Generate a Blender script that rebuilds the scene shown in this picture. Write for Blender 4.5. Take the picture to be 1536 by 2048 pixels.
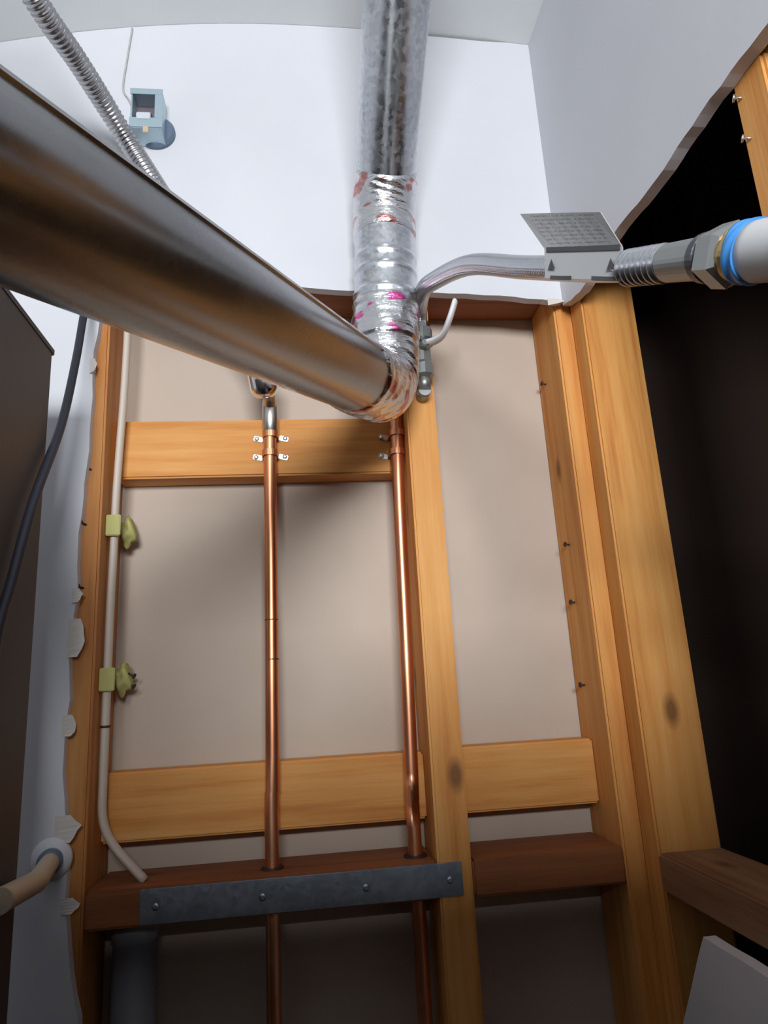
import bpy, bmesh, math, random
from mathutils import Vector, Matrix
random.seed(7)
for o in list(bpy.data.objects): bpy.data.objects.remove(o, do_unlink=True)
scn = bpy.context.scene
COL = scn.collection

# ------------------------------------------------------------------ camera
cam_d = bpy.data.cameras.new('camera'); cam = bpy.data.objects.new('camera', cam_d); COL.objects.link(cam)
PIT, YAW, ROL = math.radians(14.14), math.radians(-6.75), math.radians(-3.31)
fw = Vector((-math.sin(YAW)*math.cos(PIT), math.cos(YAW)*math.cos(PIT), math.sin(PIT)))
rt = Vector((math.cos(YAW), math.sin(YAW), 0)); up = rt.cross(fw)
r2 = math.cos(ROL)*rt + math.sin(ROL)*up; u2 = -math.sin(ROL)*rt + math.cos(ROL)*up
CAM = Vector((-.134, -.82, 1.5))
m = Matrix((r2, u2, -fw)).transposed().to_4x4(); m.translation = CAM
cam.matrix_world = m
cam_d.sensor_fit = 'VERTICAL'; cam_d.sensor_height = 24; cam_d.lens = 24*1380/2048
cam_d.clip_start = .01
scn.camera = cam

# ------------------------------------------------------------------ world, light, exposure
w = bpy.data.worlds.new('world'); scn.world = w; w.use_nodes = True
bg = w.node_tree.nodes['Background']; bg.inputs[0].default_value = (.72, .82, 1, 1); bg.inputs[1].default_value = .12
def area(name, loc, rot, sx, sy, power, color):
    d = bpy.data.lights.new(name, 'AREA'); d.shape = 'RECTANGLE'; d.size = sx; d.size_y = sy; d.energy = power; d.color = color
    o = bpy.data.objects.new(name, d); COL.objects.link(o); o.location = loc; o.rotation_euler = rot; return o
# daylight that comes in through the tall opening of the added front wall behind the camera
area('window_daylight', (-.17, -1.95, 1.91), (math.radians(85), 0, math.radians(-3)), .62, .34, 29, (.92, .96, 1.0))
scn.view_settings.view_transform = 'Standard'; scn.view_settings.look = 'None'
scn.view_settings.gamma = 1; scn.view_settings.use_curve_mapping = False
scn.view_settings.exposure = 0.46

# ------------------------------------------------------------------ material helpers
def mat(name, col, rough=.6, metal=0.0, spec=.5):
    m = bpy.data.materials.new(name); m.use_nodes = True
    b = m.node_tree.nodes['Principled BSDF']
    b.inputs['Base Color'].default_value = (*col, 1); b.inputs['Roughness'].default_value = rough
    b.inputs['Metallic'].default_value = metal; b.inputs['Specular IOR Level'].default_value = spec
    return m
def N(m, t, **k):
    n = m.node_tree.nodes.new(t)
    for a, v in k.items(): setattr(n, a, v)
    return n
def L(m, a, b): m.node_tree.links.new(a, b)
def bsdf(m): return m.node_tree.nodes['Principled BSDF']
def coords(m, scale=(1, 1, 1), kind='Object'):
    c = N(m, 'ShaderNodeTexCoord'); mp = N(m, 'ShaderNodeMapping'); mp.inputs['Scale'].default_value = scale
    L(m, c.outputs[kind], mp.inputs[0]); return mp.outputs[0]
def noise(m, vec, scale, detail=4, rough=.55):
    n = N(m, 'ShaderNodeTexNoise'); n.inputs['Scale'].default_value = scale; n.inputs['Detail'].default_value = detail
    n.inputs['Roughness'].default_value = rough; L(m, vec, n.inputs['Vector']); return n.outputs[0]
def ramp(m, fac, stops):
    r = N(m, 'ShaderNodeValToRGB'); e = r.color_ramp.elements
    while len(e) < len(stops): e.new(.5)
    for i, (p, c) in enumerate(stops):
        e[i].position = p; e[i].color = (*c, 1) if len(c) == 3 else c
    L(m, fac, r.inputs[0]); return r.outputs[0]
def mix(m, fac, a, b, mode='MIX'):
    x = N(m, 'ShaderNodeMix', data_type='RGBA', blend_type=mode)
    for s, v in ((x.inputs[0], fac), (x.inputs[6], a), (x.inputs[7], b)):
        if hasattr(v, 'links'): L(m, v, s)
        elif isinstance(v, (int, float)): s.default_value = v
        else: s.default_value = (*v, 1)
    return x.outputs[2]
def bump(m, h, strength=.3, dist=.002):
    b = N(m, 'ShaderNodeBump'); b.inputs['Strength'].default_value = strength; b.inputs['Distance'].default_value = dist
    L(m, h, b.inputs['Height']); L(m, b.outputs[0], bsdf(m).inputs['Normal'])
def math_(m, op, a, b=0.0):
    x = N(m, 'ShaderNodeMath', operation=op)
    for s, v in ((x.inputs[0], a), (x.inputs[1], b)):
        if hasattr(v, 'links'): L(m, v, s)
        else: s.default_value = v
    return x.outputs[0]

def wood(name, axis, c1, c2, c3):
    m = mat(name, c1, .62, 0, .35)
    s = [26, 26, 26]; s[axis] = 1.6
    info = N(m, 'ShaderNodeObjectInfo')
    c = N(m, 'ShaderNodeTexCoord')
    off = N(m, 'ShaderNodeVectorMath', operation='ADD')
    cmb = N(m, 'ShaderNodeCombineXYZ')
    rnd = math_(m, 'MULTIPLY', info.outputs['Random'], 9.0)
    for i in range(3): L(m, rnd, cmb.inputs[i])
    L(m, c.outputs['Object'], off.inputs[0]); L(m, cmb.outputs[0], off.inputs[1])
    mp = N(m, 'ShaderNodeMapping'); mp.inputs['Scale'].default_value = s; L(m, off.outputs[0], mp.inputs[0])
    n1 = noise(m, mp.outputs[0], 2.2, 5, .6)
    fine = N(m, 'ShaderNodeMapping'); s2 = [150, 150, 150]; s2[axis] = 5; fine.inputs['Scale'].default_value = s2
    L(m, off.outputs[0], fine.inputs[0]); n2 = noise(m, fine.outputs[0], 2.0, 3, .6)
    big = noise(m, off.outputs[0], 6.0, 2, .5)
    col = ramp(m, n1, [(.30, c3), (.48, c1), (.72, c2)])
    col = mix(m, math_(m, 'MULTIPLY', n2, .22), col, c3, 'MULTIPLY')
    col = mix(m, ramp(m, big, [(.42, (0, 0, 0)), (.7, (.35, .35, .35))]), col, c3)
    # knots
    v = N(m, 'ShaderNodeTexVoronoi'); v.inputs['Scale'].default_value = 1.0
    s3 = [11, 11, 11]; s3[axis] = 5.5
    km = N(m, 'ShaderNodeMapping'); km.inputs['Scale'].default_value = s3; L(m, off.outputs[0], km.inputs[0]); L(m, km.outputs[0], v.inputs['Vector'])
    k = ramp(m, v.outputs['Distance'], [(.05, (1, 1, 1)), (.13, (0, 0, 0))])
    col = mix(m, math_(m, 'MULTIPLY', k, .75), col, (.10, .035, .012))
    L(m, col, bsdf(m).inputs['Base Color'])
    bump(m, n2, .25, .001)
    return m
WC = ((.72, .335, .085), (.80, .43, .14), (.56, .21, .045))
WOODZ = wood('pine_vertical', 2, *WC)
WOODX = wood('pine_horizontal', 0, *WC)
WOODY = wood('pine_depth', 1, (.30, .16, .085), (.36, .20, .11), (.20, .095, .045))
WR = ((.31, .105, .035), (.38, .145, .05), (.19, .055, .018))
WOODR = wood('pine_dark_red_shaded', 0, *WR)  # dark red pine; on the headers this tone stands in for shade
WOODRZ = wood('pine_reddish_dimmed', 2, (.56, .24, .065), (.64, .32, .11), (.40, .14, .034))  # left stud's darker, redder pine; its dimmer exposure is put into the colour

def wall_paint(name, col, amt=.05):
    m = mat(name, col, .85, 0, .25); v = coords(m)
    n = noise(m, v, 3.0, 4); d = tuple(x*(1-amt*2) for x in col)
    L(m, ramp(m, n, [(.3, d), (.7, col)]), bsdf(m).inputs['Base Color'])
    bump(m, noise(m, v, 160, 3), .12, .001); return m
PAINT = wall_paint('white_wall_paint', (.66, .66, .69))
CEILP = wall_paint('ceiling_paint', (.78, .79, .78))
GYPS = wall_paint('torn_gypsum_paper', (.62, .57, .52))
m = mat('drywall_brown_paper', (.57, .47, .39), .9, 0, .2); v = coords(m)
n = noise(m, v, 5, 3)
L(m, ramp(m, n, [(.3, (.51, .415, .34)), (.7, (.58, .48, .395))]), bsdf(m).inputs['Base Color'])
PAPER = m
DARK = wall_paint('void_shade_brown', (.05, .030, .023), .1)  # shade of the unlit void put into the wall colour
FLOORM = wall_paint('dark_concrete', (.11, .10, .09), .1)
FRONTM = wall_paint('brown_hardboard', (.20, .16, .13), .1)

def galv(name, base=(.62, .64, .66), rough=.22, spangle=.35, tint=None):
    m = mat(name, base, rough, 1.0); v = coords(m)
    vo = N(m, 'ShaderNodeTexVoronoi'); vo.inputs['Scale'].default_value = 210; L(m, v, vo.inputs['Vector'])
    sep = N(m, 'ShaderNodeSeparateColor'); L(m, vo.outputs['Color'], sep.inputs[0])
    n = noise(m, v, 14, 4)
    f = math_(m, 'ADD', math_(m, 'MULTIPLY', sep.outputs[0], spangle), math_(m, 'MULTIPLY', n, .5))
    L(m, ramp(m, f, [(.1, tuple(x*.72 for x in base)), (.75, tuple(min(1, x*1.15) for x in base))]), bsdf(m).inputs['Base Color'])
    L(m, math_(m, 'ADD', math_(m, 'MULTIPLY', f, .28), rough-.1), bsdf(m).inputs['Roughness'])
    if spangle > .1: bump(m, math_(m, 'ADD', sep.outputs[1], n), .06*spangle/.35, .0004)
    return m
GALV = galv('galvanised_steel_spangled', (.66, .68, .71), .30)
DUCT = galv('galvanised_steel_smooth', (.40, .40, .405), .30, .05)
STRAPM = galv('dull_zinc_plate', (.34, .38, .44), .45, .2)
def foil(name, pink=None, th=.6):
    m = mat(name, (.70, .70, .71), .28, 1.0); v = coords(m)
    n = noise(m, v, 45, 5, .6); v2 = coords(m, (30, 30, 160)); n2 = noise(m, v2, 1.2, 3)
    bump(m, math_(m, 'ADD', n, n2), .55, .004)
    if pink:
        p = noise(m, coords(m, (28, 28, 62)), 1.0, 2, .4)
        L(m, mix(m, ramp(m, p, [(th, (0, 0, 0)), (th+.04, (1, 1, 1))]), (.70, .70, .71), pink), bsdf(m).inputs['Base Color'])
    return m
FOIL = foil('foil_tape')
FOILP = foil('foil_tape_pink_print', (.80, .12, .38), .605)
FOILR = foil('foil_tape_red_print', (.55, .26, .25), .57)
CHROME = mat('chrome', (.84, .87, .92), .14, 1)
STEEL = mat('brushed_steel', (.60, .61, .64), .30, 1)
HOSEM = mat('conduit_steel', (.46, .45, .46), .30, 1)
DSTEEL = mat('dark_steel', (.10, .10, .11), .4, .8)
GREYM = mat('grey_fitting_metal', (.33, .34, .33), .42, .8)
BRASS = mat('brass', (.62, .44, .20), .33, 1)
SOLDER = mat('tinned_solder', (.58, .56, .53), .35, 1)
NAILM = mat('galvanised_nail', (.72, .73, .75), .3, 1)
RUST = mat('dark_nail', (.06, .04, .03), .6, .5)
def copper():
    m = mat('copper', (.78, .33, .17), .36, 1); n = noise(m, coords(m, (30, 30, 6)), 1.0, 5)
    L(m, ramp(m, n, [(.3, (.58, .20, .10)), (.6, (.84, .40, .22))]), bsdf(m).inputs['Base Color'])
    L(m, math_(m, 'ADD', math_(m, 'MULTIPLY', n, .2), .28), bsdf(m).inputs['Roughness']); return m
COPPER = copper()
WHITEPL = mat('white_plastic', (.74, .74, .74), .42)
BLUET = mat('blue_tape', (.05, .25, .62), .4)
BLACKR = mat('black_rubber', (.012, .012, .02), .5)
CREAM = mat('cream_cable_jacket', (.60, .52, .44), .55)
BEIGE = mat('beige_plastic', (.52, .42, .30), .5)
BLUEG = mat('blue_grey_collar', (.10, .16, .22), .45)
YELL = mat('yellow_staple', (.45, .42, .14), .6)
CAB = wall_paint('dark_cabinet_enamel', (.085, .070, .064), .08); bsdf(CAB).inputs['Roughness'].default_value = .5
BOXM = mat('pale_blue_zinc', (.46, .58, .64), .35, .6)
BOXD = mat('box_interior', (.16, .13, .15), .7)
PVC = mat('grey_pvc', (.30, .31, .34), .5)
def braid():
    m = mat('braided_steel', (.62, .63, .67), .28, 1)
    uv = N(m, 'ShaderNodeTexCoord'); sp = N(m, 'ShaderNodeSeparateXYZ'); L(m, uv.outputs['UV'], sp.inputs[0])
    a = math_(m, 'MULTIPLY', sp.outputs[0], 2*math.pi*14); b = math_(m, 'MULTIPLY', sp.outputs[1], 2*math.pi*220)
    h = math_(m, 'MULTIPLY', math_(m, 'SINE', math_(m, 'ADD', a, b)), math_(m, 'SINE', math_(m, 'SUBTRACT', a, b)))
    bump(m, h, .22, .0008); return m
BRAID = braid()
def tagmat():
    m = mat('printed_card', (.40, .40, .40), .6)
    uv = N(m, 'ShaderNodeTexCoord'); sp = N(m, 'ShaderNodeSeparateXYZ'); L(m, uv.outputs['UV'], sp.inputs[0])
    ln = math_(m, 'GREATER_THAN', math_(m, 'SINE', math_(m, 'MULTIPLY', sp.outputs[1], 2*math.pi*9)), .25)
    mp = N(m, 'ShaderNodeMapping'); mp.inputs['Scale'].default_value = (38, 9, 1); L(m, uv.outputs['UV'], mp.inputs[0])
    w = math_(m, 'GREATER_THAN', noise(m, mp.outputs[0], 1.0, 1), .46)
    ix = math_(m, 'MULTIPLY', math_(m, 'GREATER_THAN', sp.outputs[0], .1), math_(m, 'LESS_THAN', sp.outputs[0], .9))
    f = math_(m, 'MULTIPLY', math_(m, 'MULTIPLY', ln, w), ix)
    L(m, mix(m, math_(m, 'MULTIPLY', f, .45), (.40, .40, .40), (.10, .10, .11)), bsdf(m).inputs['Base Color']); return m
TAGM = tagmat()
TAGDK = mat('dark_print', (.05, .05, .055), .6)

# ------------------------------------------------------------------ geometry helpers
def obj(name, bm, material, parent=None, smooth=False, origin=None):
    me = bpy.data.meshes.new(name)
    if origin is not None: bmesh.ops.translate(bm, vec=-Vector(origin), verts=bm.verts)
    bmesh.ops.recalc_face_normals(bm, faces=bm.faces)
    if smooth:
        for f in bm.faces: f.smooth = True
    bm.to_mesh(me); bm.free(); me.materials.append(material)
    o = bpy.data.objects.new(name, me); COL.objects.link(o)
    if origin is not None: o.location = origin
    if parent is not None:
        o.parent = parent
        p = parent; off = Vector((0, 0, 0))
        while p is not None: off += Vector(p.location); p = p.parent
        o.location = Vector(o.location) - off
    return o
def tag(o, label, cat, group=None):
    o['label'] = label; o['category'] = cat
    if group: o['group'] = group
    return o
def struct(o): o['kind'] = 'structure'; return o
def thing(name, loc, label, cat, group=None):
    o = bpy.data.objects.new(name, None); COL.objects.link(o); o.location = loc; o.empty_display_size = .02
    return tag(o, label, cat, group)
def box(lo, hi, bev=0.0, bm=None, jit=0.0):
    b = bm or bmesh.new()
    r = bmesh.ops.create_cube(b, size=1)
    lo, hi = Vector(lo), Vector(hi); c = (lo+hi)/2; s = hi-lo
    for v in r['verts']: v.co = Vector((v.co.x*s.x, v.co.y*s.y, v.co.z*s.z)) + c
    if bev:
        es = list({e for v in r['verts'] for e in v.link_edges})
        bmesh.ops.bevel(b, geom=es, offset=bev, segments=2, affect='EDGES')
    return b
def catmull(P, n=12):
    P = [Vector(p) for p in P]; out = []
    for i in range(len(P)-1):
        p0 = P[i-1] if i else 2*P[0]-P[1]; p1, p2 = P[i], P[i+1]; p3 = P[i+2] if i+2 < len(P) else 2*P[-1]-P[-2]
        for k in range(n):
            t = k/n
            out.append(.5*((2*p1) + (p2-p0)*t + (2*p0-5*p1+4*p2-p3)*t*t + (3*p1-p0-3*p2+p3)*t**3))
    out.append(P[-1]); return out
def resample(P, step):
    d = [0]
    for a, b in zip(P, P[1:]): d.append(d[-1]+(b-a).length)
    n = max(2, int(d[-1]/step)); out = []; j = 0
    for i in range(n+1):
        s = d[-1]*i/n
        while j < len(P)-2 and d[j+1] < s: j += 1
        t = (s-d[j])/max(1e-9, d[j+1]-d[j]); out.append(P[j].lerp(P[j+1], t))
    return out
def sweep(P, rad, seg=24, bm=None, caps=True, squash=(1, 1), hint=None):
    """P: list of points; rad: number or f(s, theta, i)."""
    b = bm or bmesh.new(); P = [Vector(p) for p in P]
    T = []
    for i in range(len(P)):
        a = P[max(0, i-1)]; c = P[min(len(P)-1, i+1)]; T.append((c-a).normalized())
    nrm = Vector(hint) if hint else (Vector((0, 0, 1)) if abs(T[0].z) < .9 else Vector((1, 0, 0)))
    rings = []; s = 0; uvl = b.loops.layers.uv.verify(); S = []
    for i, p in enumerate(P):
        if i: s += (P[i]-P[i-1]).length
        S.append(s)
        nrm = (nrm - T[i]*nrm.dot(T[i])).normalized(); bi = T[i].cross(nrm)
        ring = []
        for k in range(seg):
            th = 2*math.pi*k/seg; r = rad(s, th, i) if callable(rad) else rad
            ring.append(b.verts.new(p + nrm*math.cos(th)*r*squash[0] + bi*math.sin(th)*r*squash[1]))
        rings.append(ring)
    for i in range(len(rings)-1):
        for k in range(seg):
            q = (rings[i][k], rings[i][(k+1) % seg], rings[i+1][(k+1) % seg], rings[i+1][k])
            f = b.faces.new(q); f.smooth = True
            for lp, (u, v) in zip(f.loops, ((k/seg, S[i]), ((k+1)/seg, S[i]), ((k+1)/seg, S[i+1]), (k/seg, S[i+1]))): lp[uvl].uv = (u, v)
    if caps:
        b.faces.new(rings[0][::-1]); b.faces.new(rings[-1])
    return b
def line(a, c, n=2): a, c = Vector(a), Vector(c); return [a.lerp(c, i/(n-1)) for i in range(n)]
def cyl(a, c, r, seg=24, bm=None, r1=None):
    a, c = Vector(a), Vector(c); L_ = (c-a).length
    return sweep([a, c], (lambda s, th, i: r if i == 0 else (r1 if r1 is not None else r)), seg, bm)
def lathe(a, d, prof, seg=32, bm=None):
    """profile of (distance along d, radius)"""
    d = Vector(d).normalized(); a = Vector(a); b = bm or bmesh.new()
    n = Vector((0, 0, 1)) if abs(d.z) < .9 else Vector((1, 0, 0)); n = (n-d*n.dot(d)).normalized(); bi = d.cross(n); R = []
    for h, r in prof: R.append([b.verts.new(a+d*h+(n*math.cos(2*math.pi*k/seg)+bi*math.sin(2*math.pi*k/seg))*r) for k in range(seg)])
    for i in range(len(R)-1):
        for k in range(seg): b.faces.new((R[i][k], R[i][(k+1) % seg], R[i+1][(k+1) % seg], R[i+1][k]))
    b.faces.new(R[0][::-1]); b.faces.new(R[-1]); return b
def prism(pts, axis, lo, hi):
    """pts 2-D polygon, extruded along axis (0:x with (y,z); 1:y with (x,z); 2:z with (x,y))."""
    b = bmesh.new()
    def P(u, v, t): return {0: (t, u, v), 1: (u, t, v), 2: (u, v, t)}[axis]
    A = [b.verts.new(P(u, v, lo)) for u, v in pts]; B = [b.verts.new(P(u, v, hi)) for u, v in pts]
    fa = b.faces.new(A); fb = b.faces.new(B[::-1])
    for i in range(len(pts)):
        j = (i+1) % len(pts); b.faces.new((A[j], A[i], B[i], B[j]))
    from mathutils.geometry import tessellate_polygon
    b.faces.remove(fa); b.faces.remove(fb)
    for t3 in tessellate_polygon([[Vector((u, v, 0)) for u, v in pts]]):
        try: b.faces.new([A[i] for i in t3]); b.faces.new([B[i] for i in t3][::-1])
        except ValueError: pass
    return b
def ragged(pts, step, amp, dirv):
    """subdivide a polyline and shake it for a torn or knife-cut edge"""
    out = []
    for (a, b) in zip(pts, pts[1:]):
        n = max(1, int(math.dist(a, b)/step))
        for i in range(n):
            t = i/n; j = random.uniform(-amp, amp)
            out.append((a[0]+(b[0]-a[0])*t + dirv[0]*j, a[1]+(b[1]-a[1])*t + dirv[1]*j))
    out.append(pts[-1]); return out

# ------------------------------------------------------------------ the setting
def ceil_z(x):
    d = x + .12
    return 2.443 - (.33*d*d if d < 0 else .13*d*d) if x > -.62 else 2.443 - .33*.25 - .15*(-.62-x)
# ceiling: flat board, its underside curved to imitate the lens's barrel distortion
b = bmesh.new(); NX = 36; lo = []; hi = []
for i in range(NX+1):
    x = -1.05 + 1.32*i/NX
    lo.append([b.verts.new((x, y, ceil_z(x))) for y in (-.98, .02)]); hi.append([b.verts.new((x, y, 2.50)) for y in (-.98, .02)])
for i in range(NX):
    b.faces.new((lo[i][0], lo[i][1], lo[i+1][1], lo[i+1][0])); b.faces.new((hi[i][0], hi[i+1][0], hi[i+1][1], hi[i][1]))
    for s in (0, 1): b.faces.new((lo[i][s], lo[i+1][s], hi[i+1][s], hi[i][s]))
for i in (0, NX): b.faces.new((lo[i][0], hi[i][0], hi[i][1], lo[i][1]))
struct(obj('ceiling', b, CEILP))
struct(obj('floor', box((-1.06, -1.02, -.05), (1.3, .12, 0)), FLOORM))

# back wall drywall: upper sheet and the strip left of the cut-out, one sheet with a torn edge
right_bot = [(.2215, 1.993), (.215, 1.9935), (.135, 2.0015), (.067, 2.0048), (-.066, 2.0075), (-.106, 2.0088), (-.132, 2.0105), (-.383, 2.012)]
left_edge = [(-.383, 2.012), (-.3813, 1.963), (-.3855, 1.9216), (-.386, 1.86), (-.3865, 1.7912), (-.3909, 1.7297), (-.3935, 1.6704), (-.3922, 1.6131), (-.3958, 1.558),
             (-.394, 1.5046), (-.3964, 1.4531), (-.3936, 1.4031), (-.390, 1.3546), (-.3852, 1.2846), (-.379, 1.24), (-.370, 1.199), (-.366, 1.1), (-.37, 0.0)]
top = []
for i in range(30):
    x = -1.0 + 1.235*i/29; g = .0035 if (.06 < x < .19) else .0005
    top.append((x, ceil_z(x)-g))  # wall top follows the ceiling's imitated lens curve
poly = top + [(.235, 2.0)] + ragged(right_bot, .02, .0012, (0, 1)) + ragged(left_edge, .018, .0016, (1, 0))[1:] + [(-1.0, 0.0)]
wb = struct(obj('wall_back', prism(poly, 1, -.0127, -.0004), PAINT))
def flap(x, z, w_, h_, y=-.0135, tilt=.004, parent=wb, m=GYPS):
    b = bmesh.new(); n = 5; R = []
    for i in range(n+1):
        t = i/n; zz = z + h_*(t-.5)
        xr = x + w_*(.35+.65*math.sin(math.pi*min(1, t*1.05+.02)))*random.uniform(.75, 1.1)
        R.append([(x-w_*.6, y, zz), (xr, y-tilt*(1-t), zz)])
    V = [[b.verts.new(p) for p in r] for r in R] ; U = [[b.verts.new((p[0], p[1]+.0008, p[2])) for p in r] for r in R]
    for i in range(n):
        b.faces.new((V[i][0], V[i][1], V[i+1][1], V[i+1][0])); b.faces.new((U[i][0], U[i+1][0], U[i+1][1], U[i][1]))
        for s in (0, 1): b.faces.new((V[i][s], V[i+1][s], U[i+1][s], U[i][s]))
    for i in (0, n): b.faces.new((V[i][0], V[i][1], U[i][1], U[i][0]))
    return obj('paper_flap', b, m, parent)
for x, z, w_, h_ in ((-.392, 1.618, .008, .016), (-.391, 1.571, .013, .042), (-.393, 1.478, .011, .022), (-.391, 1.375, .017, .026), (-.384, 1.302, .012, .014), (-.387, 1.90, .006, .02)):
    flap(x, z, w_, h_)
# torn paper curl at the lower right corner of the upper sheet
flap(.2085, 1.990, .014, .010, y=-.016, tilt=.006)

# rear face of the framing: brown paper of the neighbouring room's drywall
struct(obj('wall_rear', box((-1.0, .0895, 0), (.312, .102, 2.47)), PAPER))

# right wall: upper drywall with ragged cut, lower remnant
cut = [(-.0125, 1.985), (-.069, 1.973), (-.17, 1.981), (-.216, 1.976), (-.258, 1.974), (-.297, 1.9715), (-.35, 1.9725), (-.381, 1.972), (-.42, 1.967), (-.45, 1.965), (-.60, 1.962), (-.949, 1.96)]
poly = [(-.0128, 2.43), (-.0128, 1.985)] + ragged(cut, .013, .0018, (0, 1)) + [(-.949, 2.43)]
wr = struct(obj('wall_right', prism(poly, 0, .222, .235), PAINT))
low = ragged([(-.949, 1.262), (-.135, 1.258)], .03, .001, (0, 1)) + ragged([(-.135, 1.258), (-.062, 1.15), (-.045, 1.05), (-.045, 0)], .03, .001, (1, 0)) + [(-.949, 0)]
obj('lower_drywall', prism(low, 0, .222, .2345), PAINT, wr)
# dark neighbouring space seen between the right-hand studs
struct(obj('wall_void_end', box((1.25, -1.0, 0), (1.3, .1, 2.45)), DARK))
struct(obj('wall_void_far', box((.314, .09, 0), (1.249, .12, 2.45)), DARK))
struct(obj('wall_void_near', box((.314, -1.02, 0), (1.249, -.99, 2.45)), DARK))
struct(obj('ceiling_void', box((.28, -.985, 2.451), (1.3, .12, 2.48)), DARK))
struct(obj('wall_left', box((-1.05, -.949, 0), (-1.001, -.0128, 2.29)), PAINT))
# unseen front wall added behind the camera, opening shaped to darken the wall's foot
b = bmesh.new()
box((-1.05, -.99, 0), (.31, -.95, 1.66), 0, b)
struct(obj('wall_front_light_block', b, FRONTM))
b = bmesh.new()
for lo_, hi_ in (((-1.05, -.99, 2.415), (.31, -.95, 2.5)), ((-1.05, -.99, 1.661), (-1.0, -.95, 2.414)), ((.20, -.99, 1.661), (.31, -.95, 2.414))): box(lo_, hi_, 0, b)
struct(obj('wall_front_upper', b, PAINT))

# ------------------------------------------------------------------ framing lumber
def board(name, lo, hi, m, label, cat, bev=.0025):
    lo, hi = Vector(lo), Vector(hi); o = obj(name, box(lo, hi, bev), m, origin=((lo.x+hi.x)/2, (lo.y+hi.y)/2, lo.z)); return tag(o, label, cat)
def nail(parent, p, d, m=RUST, r=.0022, l=.010):
    p = Vector(p); d = Vector(d).normalized(); b = bmesh.new()
    cyl(p, p+d*l, r*.55, 8, b); cyl(p+d*l, p+d*(l+.0015), r*1.5, 10, b); return obj('nail', b, m, parent)
st = board('wall_stud', (-.411, 0, 0), (-.373, .0885, 2.40), WOODRZ, 'reddish pine stud beside the torn white drywall, with the cream cable along it', 'stud')
for z, x in ((1.7704, -.386), (1.7028, -.3885), (1.628, -.388)): nail(st, (x, .002, z), (-.55, -1, .15))
board('wall_stud', (0, 0, 0), (.038, .0885, 2.40), WOODZ, 'slim pine stud just right of the right-hand copper pipe', 'stud')
s3 = board('wall_stud', (.2137, 0, 0), (.2515, .0885, 2.40), WOODZ, 'pine stud bordering the right bay, left one of the corner pair', 'stud')
for z in (1.905, 1.668, 1.592, 1.487): nail(s3, (.214, .045+.02*random.random(), z), (-1, -.2, .1), l=.006)
board('wall_stud', (.2365, -.0385, 0), (.3095, -.0005, 2.40), WOODZ, 'broad-faced pine corner stud at the edge of the dark opening', 'stud')
s5 = board('wall_stud', (.2355, -.415, 0), (.312, -.377, 2.40), WOODZ, 'pine stud at the upper right edge, behind the cut drywall', 'stud')
for z in (1.915, 1.955): nail(s5, (.236, -.386, z), (-1, .6, .4), NAILM, l=.006)
board('blocking_board', (-.3725, .051, 1.7745), (-.0005, .089, 1.853), WOODX, 'upper pine blocking board with both copper pipes strapped to it', 'blocking')
board('blocking_board', (-.3725, .051, 1.3455), (-.0005, .089, 1.4205), WOODX, 'lower pine blocking board behind the two copper pipes', 'blocking')
board('blocking_board', (.0385, .051, 1.3475), (.2132, .089, 1.4225), WOODX, 'short pine blocking board low in the right bay', 'blocking')
board('sill_board', (-.3725, .0, 1.2725), (-.0005, .089, 1.3095), WOODR, 'dark reddish sill board the copper pipes pass down through', 'sill board')
board('sill_board', (.0385, .0, 1.2705), (.2132, .089, 1.3085), WOODR, 'short reddish sill board at the foot of the right bay', 'sill board')
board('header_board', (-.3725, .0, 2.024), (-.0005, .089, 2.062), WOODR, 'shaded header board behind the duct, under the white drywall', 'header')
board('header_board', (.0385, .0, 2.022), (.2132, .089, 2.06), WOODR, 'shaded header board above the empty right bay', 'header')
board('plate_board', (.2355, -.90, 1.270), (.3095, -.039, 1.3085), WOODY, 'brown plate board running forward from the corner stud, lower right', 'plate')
# galvanised nail plate on the sill front
b = box((-.316, -.0022, 1.2745), (.0262, -.0003, 1.3085), .0006)
np_ = tag(obj('nail_plate', b, STRAPM, origin=(-.145, -.001, 1.2745)), 'long blue-grey steel plate nailed across the sill front', 'metal plate')
for x in (-.30, -.19, -.08, .012):
    b = bmesh.new(); lathe((x, -.0022, 1.291), (0, -1, 0), ((0, .004), (.0008, .0036), (.0014, .002)), 12, b); obj('nail_head', b, STRAPM, np_)

# ------------------------------------------------------------------ copper pipes with straps
def cu_pipe(pts, label, extras):
    t = thing('copper_pipe', pts[-1], label, 'pipe', 'copper pipes')
    obj('tube', sweep(resample(catmull(pts, 6), .04), .0082, 20), COPPER, t)
    extras(t); return t
def exL(t):
    obj('coupling', lathe((-.1755, .035, 1.826), (0, 0, 1), ((0, .0088), (.001, .0102), (.044, .0102), (.046, .0088))), SOLDER, t, True)
    obj('hole_rim', lathe((-.1815, .035, 1.3085), (0, 0, 1), ((0, .013), (.003, .0125), (.0032, .009))), RUST, t)
    for z in (1.585, 1.538):
        obj('score_ring', lathe((-.178, .035, z), (.0, .0, 1), ((0, .0080), (.0004, .00835), (.001, .00835), (.0014, .0080))), RUST, t)
def exR(t):
    obj('hole_rim', lathe((-.0195, .035, 1.3085), (0, 0, 1), ((0, .014), (.003, .0135), (.0032, .009))), RUST, t)
cu_pipe([(-.1752, .035, 1.872), (-.1765, .035, 1.80), (-.1778, .035, 1.61), (-.180, .035, 1.38), (-.1815, .035, 1.30), (-.182, .035, .2)], 'left copper pipe, rising to the chrome nut under the duct', exL)
cu_pipe([(-.007, .035, 1.97), (-.0098, .035, 1.83), (-.0124, .035, 1.73), (-.0155, .035, 1.54), (-.0189, .035, 1.37), (-.0195, .035, 1.30), (-.021, .035, .2)], 'right copper pipe, rising behind the taped elbow beside the slim stud', exR)
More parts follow.
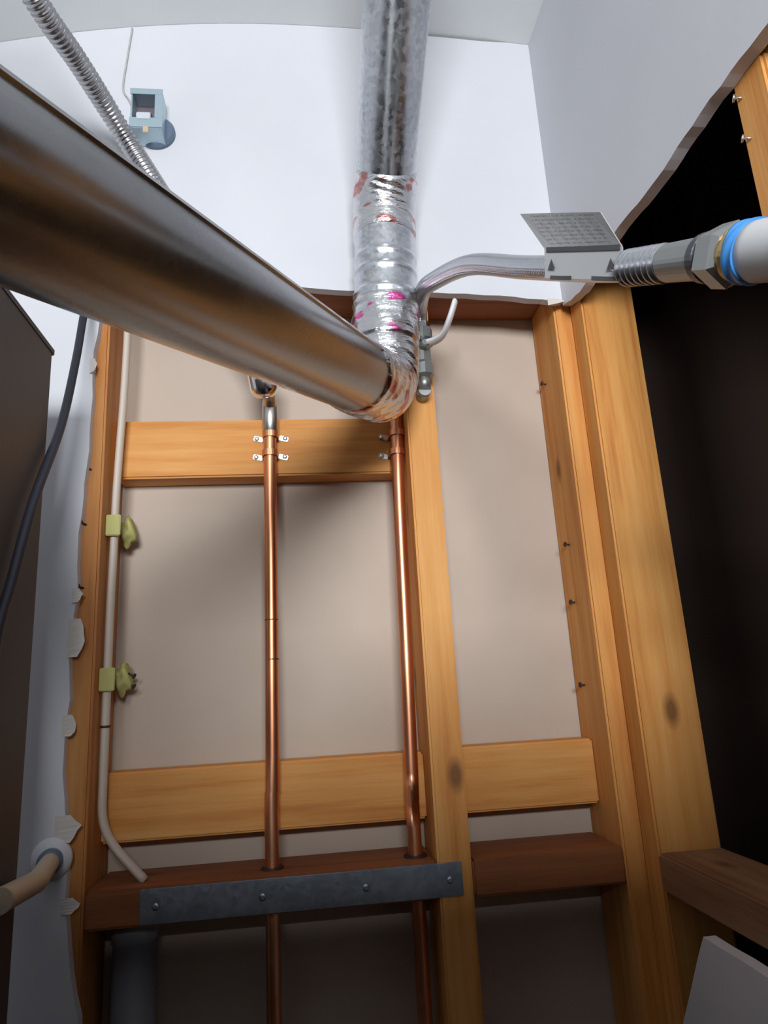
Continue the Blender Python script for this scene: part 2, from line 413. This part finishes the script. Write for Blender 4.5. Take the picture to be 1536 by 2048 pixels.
def strap(x, z, label):
    t = thing('pipe_strap', (x, .0505, z), label, 'pipe strap', 'straps on the upper blocking board')
    b = bmesh.new(); prof = []
    for k in range(13):
        a = math.pi*k/12; prof.append((x-math.cos(a)*.0094, .035-math.sin(a)*.0094))
    prof = [(x-.0094, .0508)] + prof + [(x+.0094, .0508)]
    A = []
    for (px, py) in prof:
        dx = px-x; dy = py-.035; l = math.hypot(dx, dy) or 1
        A.append([b.verts.new((px, py, z-.004)), b.verts.new((px, py, z+.004)), b.verts.new((px+dx/l*.0009, py+dy/l*.0009, z+.004)), b.verts.new((px+dx/l*.0009, py+dy/l*.0009, z-.004))])
    for i in range(len(A)-1):
        for k in range(4): b.faces.new((A[i][k], A[i][(k+1) % 4], A[i+1][(k+1) % 4], A[i+1][k]))
    b.faces.new(A[0]); b.faces.new(A[-1][::-1])
    obj('band', b, COPPER, t)
    for s in (-1, 1):
        b = bmesh.new(); box((x+s*.0165-.0062, .0485, z-.0035), (x+s*.0165+.0062, .0508, z+.0035), .0008, b)
        bmesh.ops.rotate(b, cent=(x+s*.0165, .05, z), matrix=Matrix.Rotation(math.radians(14), 3, 'Y'), verts=b.verts)
        e = obj('ear', b, NAILM, t)
        b = bmesh.new(); lathe((x+s*.0185, .0485, z), (0, -1, 0), ((0, .0030), (.0010, .0028), (.0016, .0014)), 12, b); obj('nail_head', b, NAILM, e)
for x, z, lb in ((-.1755, 1.8245, 'upper strap on the left copper pipe'), (-.1765, 1.7990, 'lower strap on the left copper pipe'),
                 (-.0098, 1.8240, 'upper strap on the right copper pipe, with a bright ear'), (-.0112, 1.7975, 'lower strap on the right copper pipe')):
    strap(x, z, lb)

# ------------------------------------------------------------------ corrugated water connector
t = thing('water_connector', (-.1755, .035, 1.872), 'ribbed silver flexible hose crossing the upper left corner', 'flexible hose')
path = catmull([(-.47, -.42, 2.29), (-.405, -.235, 2.222), (-.378, -.142, 2.217), (-.348, -.062, 2.195), (-.285, -.052, 2.085), (-.215, -.040, 1.965), (-.182, -.014, 1.897)], 14)
path = resample(path, .0011)
obj('hose', sweep(path, lambda s, th, i: .0121+.0009*math.cos(2*math.pi*s/.0062), 20), HOSEM, t)
b = lathe((-.1835, -.012, 1.903), (.004, .010, -.044), ((0, .0125), (.002, .0180), (.004, .0196), (.034, .0172), (.040, .0140), (.043, .010), (.044, .0085)), 36)
obj('chrome_nut', b, CHROME, t, True)
obj('tail_piece', sweep(catmull([(-.1765, .006, 1.880), (-.1755, .022, 1.872), (-.1753, .034, 1.862)], 6), .0085, 16), SOLDER, t)

# ------------------------------------------------------------------ flue: near duct, elbow, riser, upper run
A = Vector((-.0615, -.1254, 1.8245)); B = Vector((-.2479, -.5585, 1.7069)); d = (A-B).normalized()
R = .0381
def fillet(P, Rb, n=12):
    P = [Vector(p) for p in P]; out = [P[0]]; spans = []
    for i in range(1, len(P)-1):
        a = (P[i-1]-P[i]).normalized(); c = (P[i+1]-P[i]).normalized(); ang = a.angle(c); tl = Rb[i-1]/math.tan(ang/2)
        p0 = P[i]+a*tl; ctr = P[i]+(a+c).normalized()*(Rb[i-1]/math.sin(ang/2)); v0 = p0-ctr; ax = a.cross(c).normalized()*-1
        tot = math.pi-ang; s0 = len(out)
        for k in range(n+1): out.append(ctr + Matrix.Rotation(tot*k/n, 3, ax) @ v0)
        spans.append((s0, len(out)-1))
    out.append(P[-1]); return out, spans
FL = thing('flue_pipe', (-.1, -.2, 1.78), 'shiny galvanised flue duct: thick run from the left, taped elbow, pipe up to the ceiling', 'flue pipe')
corner = A + d*.0756; top_b = Vector((-.0205, -.0575, 2.105)); up_dir = Vector((.004, -.165, .130)).normalized()
end_top = top_b + up_dir*((2.436-2.105)/up_dir.z)
P, sp = fillet([B - d*.436, corner, top_b, end_top], [.052, .075], 12)
e1, e2 = sp
# near run
near_end = P[e1[0]]
run = line(P[0], near_end - d*-.004, 30)
obj('near_run', sweep(run, R, 96, caps=False, hint=(0, 0, 1)), DUCT, FL)
obj('near_run_liner', sweep(run, R-.0012, 48, caps=False, hint=(0, 0, 1)), GREYM, FL)
# lock seam along the near run
M = A.lerp(B, .5); c = (CAM-M); c = (c-d*c.dot(d)).normalized(); uu = d.cross(c); uu = uu if uu.z > 0 else -uu
def seam(ang, wdt, h):
    a = math.radians(ang); dirs = [(c*math.cos(a+k*wdt/R)+uu*math.sin(a+k*wdt/R)) for k in (-.5, -.35, .35, .5)]; rr = [R-.0004, R+h, R+h, R-.0004]
    b = bmesh.new(); E = []
    for q in (P[0]+d*.001, near_end-d*.008): E.append([b.verts.new(q+di*r_) for di, r_ in zip(dirs, rr)])
    for k in range(3): b.faces.new((E[0][k], E[0][k+1], E[1][k+1], E[1][k]))
    b.faces.new(E[0]); b.faces.new(E[1][::-1]); return b
obj('lock_seam', seam(66, .0065, .0016), DUCT, FL)
# elbow: four gores
elb = P[e1[0]:e1[1]+1]
def gore_r(s, th, i): return R + .0010 + (.0013 if (i % 3 == 0) else 0)
obj('elbow', sweep(elb, gore_r, 48, caps=False), GALV, FL)
ris = line(P[e1[1]], P[e2[0]], 20)
# adjustable riser with rounded beads
Lr = (P[e2[0]]-P[e1[1]]).length
def bead(s, th, i):
    r = R+.0004
    for z0 in (.055, .085, .115, .135): r += .0022*math.exp(-((s-z0-.004*math.sin(th))/.0035)**2)
    return r
obj('riser', sweep(line(P[e1[1]], P[e2[0]], 90), bead, 56, caps=False), GALV, FL)
obj('upper_bend', sweep(P[e2[0]:e2[1]+1], lambda s, th, i: R+.0006+(.001 if i % 4 == 0 else 0), 48, caps=False), GALV, FL)
obj('upper_run', sweep(line(P[e2[1]], P[-1], 20), R, 72, caps=False), GALV, FL)
def wrinkle(amp, seed, base=.0022):
    rnd = random.Random(seed); W_ = [(rnd.uniform(60, 420), rnd.randint(1, 9), rnd.uniform(0, 6.28), rnd.uniform(.2, 1)) for _ in range(14)]
    def f(s, th, i, L_=[0]):
        e = min(1, min(s, max(0, total[0]-s))/.004)
        return R + (base + amp*sum(a*math.sin(k*s+n*th+p) for k, n, p, a in W_)/5)*e + .0004*(e-.5)
    return f
total = [0]
def plen(P_): total[0] = sum((b_-a_).length for a_, b_ in zip(P_, P_[1:])); return P_
def along(a, b_): # resampled part of flue centre line between two fractions of points list
    return resample(a, b_)
tape1 = [near_end - d*.088, near_end - d*.02, near_end] + elb[1:6]
obj('foil_tape', sweep(plen(resample(tape1, .0016)), wrinkle(.0012, 3), 96, caps=False), FOILR, FL)
tape2 = elb[6:] + [P[e1[1]] + Vector((.0008, 0, .02))]
obj('foil_tape', sweep(plen(resample(tape2, .0016)), wrinkle(.0009, 5), 96, caps=False), FOIL, FL)
q0 = P[e1[1]]; q1 = P[e2[0]]; dv = (q1-q0).normalized()
obj('foil_tape', sweep(plen(resample([q0+dv*.018, q0+dv*.075], .0016)), wrinkle(.0017, 11, .003), 96, caps=False), FOILP, FL)
tape4 = [q1-dv*.02, q1] + P[e2[0]+1:e2[1]+1] + [P[e2[1]]+up_dir*.006]
obj('foil_tape', sweep(plen(resample(tape4, .0016)), wrinkle(.0010, 17, .0022), 96, caps=False), FOILR, FL)

# ------------------------------------------------------------------ gas line on the right
tv = thing('gas_valve', (.0195, -.02, 1.90), 'small gas shut-off valve with grey lever in front of the slim stud', 'valve')
b = bmesh.new(); lathe((.021, -.024, 1.875), (0, -.05, 1), ((0, .009), (.004, .0135), (.018, .0135), (.022, .011), (.045, .011), (.050, .0145), (.066, .0145), (.070, .010)), 8, b)
obj('body', b, GREYM, tv)
obj('ring', lathe((.0212, -.0245, 1.921), (0, -.05, 1), ((0, .013), (.001, .0160), (.006, .0160), (.007, .013))), DSTEEL, tv)
b = bmesh.new(); box((.0205, -.0125, 1.868), (.0225, -.0005, 1.874), 0, b); cyl((.021, -.0245, 1.86), (.021, -.0245, 1.878), .008, 16, b); cyl((.021, -.0245, 1.86), (.021, .001, 1.86), .008, 16, b)
obj('inlet_pipe', b, GREYM, tv)
b = bmesh.new(); lev = [(.024, -.041, 1.915), (.036, -.044, 1.918), (.046, -.046, 1.926), (.056, -.047, 1.948), (.064, -.047, 1.970)]
sweep(resample(catmull(lev, 6), .003), lambda s, th, i: .0085, 14, b, squash=(.45, 1)); lv = obj('lever', b, WHITEPL, tv, True)
obj('lever_pivot', lathe((.022, -.036, 1.914), (0, -1, .1), ((0, .006), (.008, .006), (.010, .004))), GREYM, lv)
tg = thing('gas_connector', (.0195, -.03, 1.945), 'braided steel gas hose curving from the valve to the white pipe', 'gas hose')
gp = [(.0192, -.028, 1.944), (.0185, -.042, 1.963), (.0185, -.075, 1.968), (.0205, -.131, 1.946), (.0371, -.2259, 1.9029), (.0655, -.2993, 1.8513), (.0931, -.364, 1.807), (.1045, -.4060, 1.7805)]
gpath = catmull(gp, 12)
obj('braided_hose', sweep(resample(gpath, .004), .0102, 32), BRAID, tg)
obj('hose_nut', lathe((.0193, -.026, 1.936), (-.001, -.35, .9), ((0, .010), (.002, .0135), (.014, .0135), (.017, .0108)), 6), CHROME, tg)
def ax(p): return Vector(p)
e_a, e_b = Vector((.1015, -.388, 1.7905)), Vector((.1176, -.4975, 1.7281)); ed = (e_b-e_a).normalized(); e_a = e_a + ed*.018
prof = []
for k in range(57):
    h = .044*k/56; prof.append((h, .0122+.0011*math.cos(2*math.pi*h/.0065)))
obj('ribbed_ferrule', lathe(e_a, ed, prof, 32), STEEL, tg, True)
obj('sleeve', lathe(e_a+ed*.044, ed, ((0, .0112), (.001, .0125), (.038, .0132), (.040, .012))), GREYM, tg)
obj('dark_collar', lathe(e_a+ed*.079, ed, ((0, .0130), (.001, .0150), (.007, .0155), (.008, .0135))), DSTEEL, tg)
obj('flare_nut', lathe(e_a+ed*.087, ed, ((0, .014), (.003, .0185), (.016, .0192), (.020, .0165)), 6), GREYM, tg)
obj('brass_neck', lathe(e_a+ed*.106, ed, ((0, .0150), (.004, .0162), (.010, .0150))), BRASS, tg)
tp = thing('white_pipe', tuple(e_a+ed*.114), 'thick white pipe end with blue tape at the right edge', 'pipe')
wp = [e_a+ed*.120, e_a+ed*.150, e_a+ed*.178, e_a+ed*.20+Vector((.022, 0, 0)), e_a+ed*.208+Vector((.07, 0, 0)), e_a+ed*.21+Vector((.30, 0, -.005)), e_a+ed*.21+Vector((1.0, 0, -.02))]
obj('tube', sweep(resample(catmull(wp, 12), .008), .0168, 40), mat('aged_white_plastic', (.50, .50, .50), .5), tp)
obj('blue_tape_band', sweep(resample([e_a+ed*.114, e_a+ed*.123], .001), lambda s, th, i: .0176+.0006*math.sin(3*th+900*s), 40), BLUET, tp)
# printed tag clipped on the hose
T = [Vector(p) for p in ((.0528, -.3357, 1.8778), (.0847, -.4088, 1.8238), (.0985, -.4060, 1.7975), (.0681, -.3410, 1.8405), (.0986, -.4012, 1.7735), (.0675, -.3358, 1.8170))]
tt = thing('warning_tag', tuple(T[5]), 'grey printed tag folded over the braided gas hose', 'tag')
def sheet(q, th, m, name, parent):
    b = bmesh.new(); uvl = b.loops.layers.uv.verify(); q = [Vector(p) for p in q]; n = (q[1]-q[0]).cross(q[3]-q[0]).normalized()
    NU = 8
    G = [[b.verts.new(q[0].lerp(q[1], i/NU).lerp(q[3].lerp(q[2], i/NU), j) + n*(.0012*math.sin(3*i/NU)+s*th)) for i in range(NU+1)] for s in (0, 1) for j in (0, 1)]
    def quad(vs, uv):
        f = b.faces.new(vs)
        for lp, u in zip(f.loops, uv): lp[uvl].uv = u
    for i in range(NU):
        uv = [(i/NU, 1), ((i+1)/NU, 1), ((i+1)/NU, 0), (i/NU, 0)]
        quad((G[0][i], G[0][i+1], G[1][i+1], G[1][i]), uv); quad((G[2][i], G[2][i+1], G[3][i+1], G[3][i]), uv)
        quad((G[0][i], G[0][i+1], G[2][i+1], G[2][i]), uv); quad((G[1][i], G[1][i+1], G[3][i+1], G[3][i]), uv)
    for i in (0, NU): quad((G[0][i], G[1][i], G[3][i], G[2][i]), [(0, 0)]*4)
    return obj(name, b, m, parent)
sheet((T[0], T[1], T[2], T[3]), .0008, TAGM, 'card', tt)
toward = (CAM-(T[3]+T[4])/2).normalized()
sheet((T[3]+toward*.006, T[2]+toward*.006, T[4]+toward*.006, T[5]+toward*.006), .0008, mat('card_plain', (.36, .36, .36), .6), 'folded_card', tt)
def strip(u0, u1, v0, v1, lift, nm):
    q = [T[3], T[2], T[4], T[5]]; f = lambda u, v_: q[0].lerp(q[1], u).lerp(q[3].lerp(q[2], u), v_) + toward*lift
    sheet((f(u0, v0), f(u1, v0), f(u1, v1), f(u0, v1)), .0004, TAGDK, nm, tt)
strip(.03, .97, -.06, .10, .0072, 'dark_band'); strip(.08, .36, .90, 1.04, .0072, 'dark_band'); strip(.62, .97, .90, 1.04, .0072, 'dark_band')
# two warning triangles printed on the fold
q = [T[3], T[2], T[4], T[5]]
def onfold(u, v_, l): return q[0].lerp(q[1], u).lerp(q[3].lerp(q[2], u), v_) + toward*l
for u in (.10, .86):
    b = bmesh.new(); pts = [(u-.05, .68), (u+.05, .68), (u, .34)]
    F = [b.verts.new(onfold(a, c_, .0074)) for a, c_ in pts]; G2 = [b.verts.new(onfold(a, c_, .0078)) for a, c_ in pts]
    b.faces.new(F); b.faces.new(G2[::-1])
    for i in range(3): b.faces.new((F[i], F[(i+1) % 3], G2[(i+1) % 3], G2[i]))
    obj('printed_triangle', b, TAGDK, tt)

# ------------------------------------------------------------------ electrical box on the white wall
bx0, bx1, bz0, bz1, yb, yf = -.346, -.306, 2.222, 2.283, -.0131, -.046
t = thing('electrical_box', ((bx0+bx1)/2, -.013, bz0), 'small pale blue open electrical box on the white wall', 'electrical box')
th = .0022
b = bmesh.new()
for lo_, hi_ in (((bx0, yf, bz0), (bx0+th, yb, bz1)), ((bx1-th, yf, bz0), (bx1, yb, bz1)), ((bx0+th, yf, bz0), (bx1-th, yb, bz0+th)), ((bx0+th, yf, bz1-th), (bx1-th, yb, bz1)), ((bx0+th, yb-.002, bz0+th), (bx1-th, yb, bz1-th))):
    box(lo_, hi_, .0004, b)
obj('body', b, BOXM, t)
b = bmesh.new(); box((bx0-.001, yf-.0012, bz0+.001), (bx1+.001, yf-.0002, bz0+.016), .0003, b); box((bx0-.001, yf-.0012, bz1-.008), (bx1+.001, yf-.0002, bz1+.001), .0003, b); box((bx1-.009, yf-.0012, bz0+.016), (bx1+.001, yf-.0002, bz1-.008), .0003, b)
obj('face_plate', b, BOXM, t)
obj('inside', box((bx0+th, -.020, bz0+th), (bx1-th, yb-.002, bz1-th)), BOXD, t)
for k, (dx, z0) in enumerate(((.006, .024), (.014, .021), (.021, .026))):
    obj('wire_end', sweep(catmull([(bx0+dx, -.02, bz0+.042), (bx0+dx+.002, -.034, bz0+.034), (bx0+dx+.003, yf-.001, bz0+z0-.004)], 6), .0014, 8), WHITEPL, t)
obj('terminal', box((bx0+.008, yf-.002, bz0+.012), (bx0+.026, -.030, bz0+.024), .001), mat('pale_terminal', (.55, .58, .62), .4), t)
obj('screw_tab', box((bx0+.017, yf-.002, bz0-.008), (bx0+.024, yf, bz0+.002), .0006), BEIGE, t)
obj('back_ring', lathe((-.319, -.0131, 2.243), (0, -1, 0), ((0, .025), (.004, .025), (.008, .022)), 40), mat('blue_grey_ring', (.11, .15, .21), .5), t)
tag(obj('thin_wire', sweep(resample(catmull([(-.3565, -.0145, 2.4195), (-.3617, -.0145, 2.366), (-.3655, -.0145, 2.316), (-.357, -.0150, 2.297), (-.347, -.018, 2.272)], 8), .006), .0013, 8), mat('grey_wire', (.45, .44, .42), .5)), 'thin grey wire running from the ceiling to the electrical box', 'wire')

# ------------------------------------------------------------------ cables on the left
cb = [(-.357, .024, 2.02), (-.3575, .024, 1.9439), (-.3595, .026, 1.8735), (-.3625, .028, 1.8059), (-.365, .03, 1.7407), (-.3652, .03, 1.6779), (-.3662, .03, 1.6174), (-.3665, .03, 1.5419), (-.3665, .03, 1.4807), (-.3665, .03, 1.4165), (-.3650, .03, 1.3746), (-.3530, .03, 1.3481), (-.330, .030, 1.322), (-.3183, .03, 1.3098)]
t = thing('electric_cable', (-.3183, .03, 1.3098), 'cream flat cable running down the reddish left stud', 'cable')
obj('jacket', sweep(resample(catmull(cb, 8), .006), .0062, 16, squash=(.75, 1.05), hint=(1, 0, 0)), CREAM, t)
obj('cable_tie', sweep(resample(catmull([(-.3665, .03, 1.472), (-.3665, .03, 1.4745)], 2), .001), .0071, 16, squash=(.78, 1.05), hint=(1, 0, 0)), RUST, t)
def staple(x, z, label, long_):
    t = thing('cable_staple', (x, .03, z), label, 'cable staple', 'staples holding the cream cable')
    b = bmesh.new(); box((-.3725, .018, z-.013), (-.3555, .022, z+.013), .001, b); obj('clip', b, YELL, t)
    b = bmesh.new()
    n = 9
    for i in range(n):
        a = 2*math.pi*i/n
    bm2 = bmesh.new(); bmesh.ops.create_icosphere(bm2, subdivisions=3, radius=1)
    for v in bm2.verts:
        p = v.co; k = 1+.22*math.sin(5*p.x+3*p.z+x*90)+.15*math.sin(9*p.y+4*p.z)
        v.co = Vector((x+.008+p.x*.010*k, .062+p.y*.014*k, z+p.z*.017*k))
    b.free(); obj('foam_lump', bm2, YELL, t, True)
    if long_:
        for dz, dx in ((.008, .020), (-.004, .018)): nail(t, (x+.012, .06, z+dz), (1, -.25, -.5), RUST, l=.010)
staple(-.365, 1.7064, 'yellowish cable staple just below the upper blocking board', False)
staple(-.3645, 1.5251, 'yellowish cable staple halfway down the left bay', True)
bc = [(-.366, -.020, 2.06), (-.380, -.035, 2.0), (-.3868, -.05, 1.9613), (-.3811, -.09, 1.8691), (-.3765, -.135, 1.7745), (-.3745, -.1946, 1.6806), (-.3745, -.2271, 1.6045), (-.3745, -.2503, 1.5478), (-.3745, -.262, 1.45), (-.374, -.265, 1.1), (-.374, -.27, .02)]
tag(obj('power_cord', sweep(resample(catmull(bc, 8), .01), .0044, 12), BLACKR), 'black cord hanging in front of the white drywall at left', 'cord')

# stub pipe out of the left drywall
t = thing('stub_pipe', (-.4068, -.0128, 1.3474), 'beige stub pipe sticking out of the drywall, lower left', 'pipe')
obj('tube', sweep(resample(catmull([(-.4025, -.013, 1.3474), (-.394, -.05, 1.348), (-.3745, -.13, 1.353), (-.3685, -.16, 1.357), (-.361, -.242, 1.365)], 8), .008), .0092, 24), BEIGE, t)
obj('escutcheon', lathe((-.4025, -.0129, 1.3474), (0, -1, 0), ((0, .021), (.003, .020), (.008, .014), (.010, .0102)), 32), PAINT, t, True)
obj('collar', lathe((-.4005, -.022, 1.3475), (.2, -1, 0.02), ((0, .0095), (.001, .012), (.012, .012), (.013, .0095)), 28), BLUEG, t, True)

# grey drain pipe under the sill
t = thing('drain_pipe', (-.334, .062, .02), 'grey plastic pipe standing below the sill at left', 'pipe')
obj('tube', lathe((-.334, .062, .02), (0, 0, 1), ((0, .0235), (1.225, .0235)), 40), PVC, t, True)
obj('cap', lathe((-.334, .062, 1.243), (0, 0, 1), ((0, .0235), (.001, .0255), (.022, .0255), (.025, .023)), 40), PVC, t, True)

# dark cabinet at the left edge
t = thing('metal_cabinet', (-.45, -.23, 0), 'dark brown metal cabinet at the left edge in front of the drywall', 'cabinet')
obj('body', box((-.52, -.30, .002), (-.382, -.153, 1.8475), .004), CAB, t)
obj('top_flange', box((-.521, -.301, 1.842), (-.381, -.152, 1.849), .001), CAB, t)
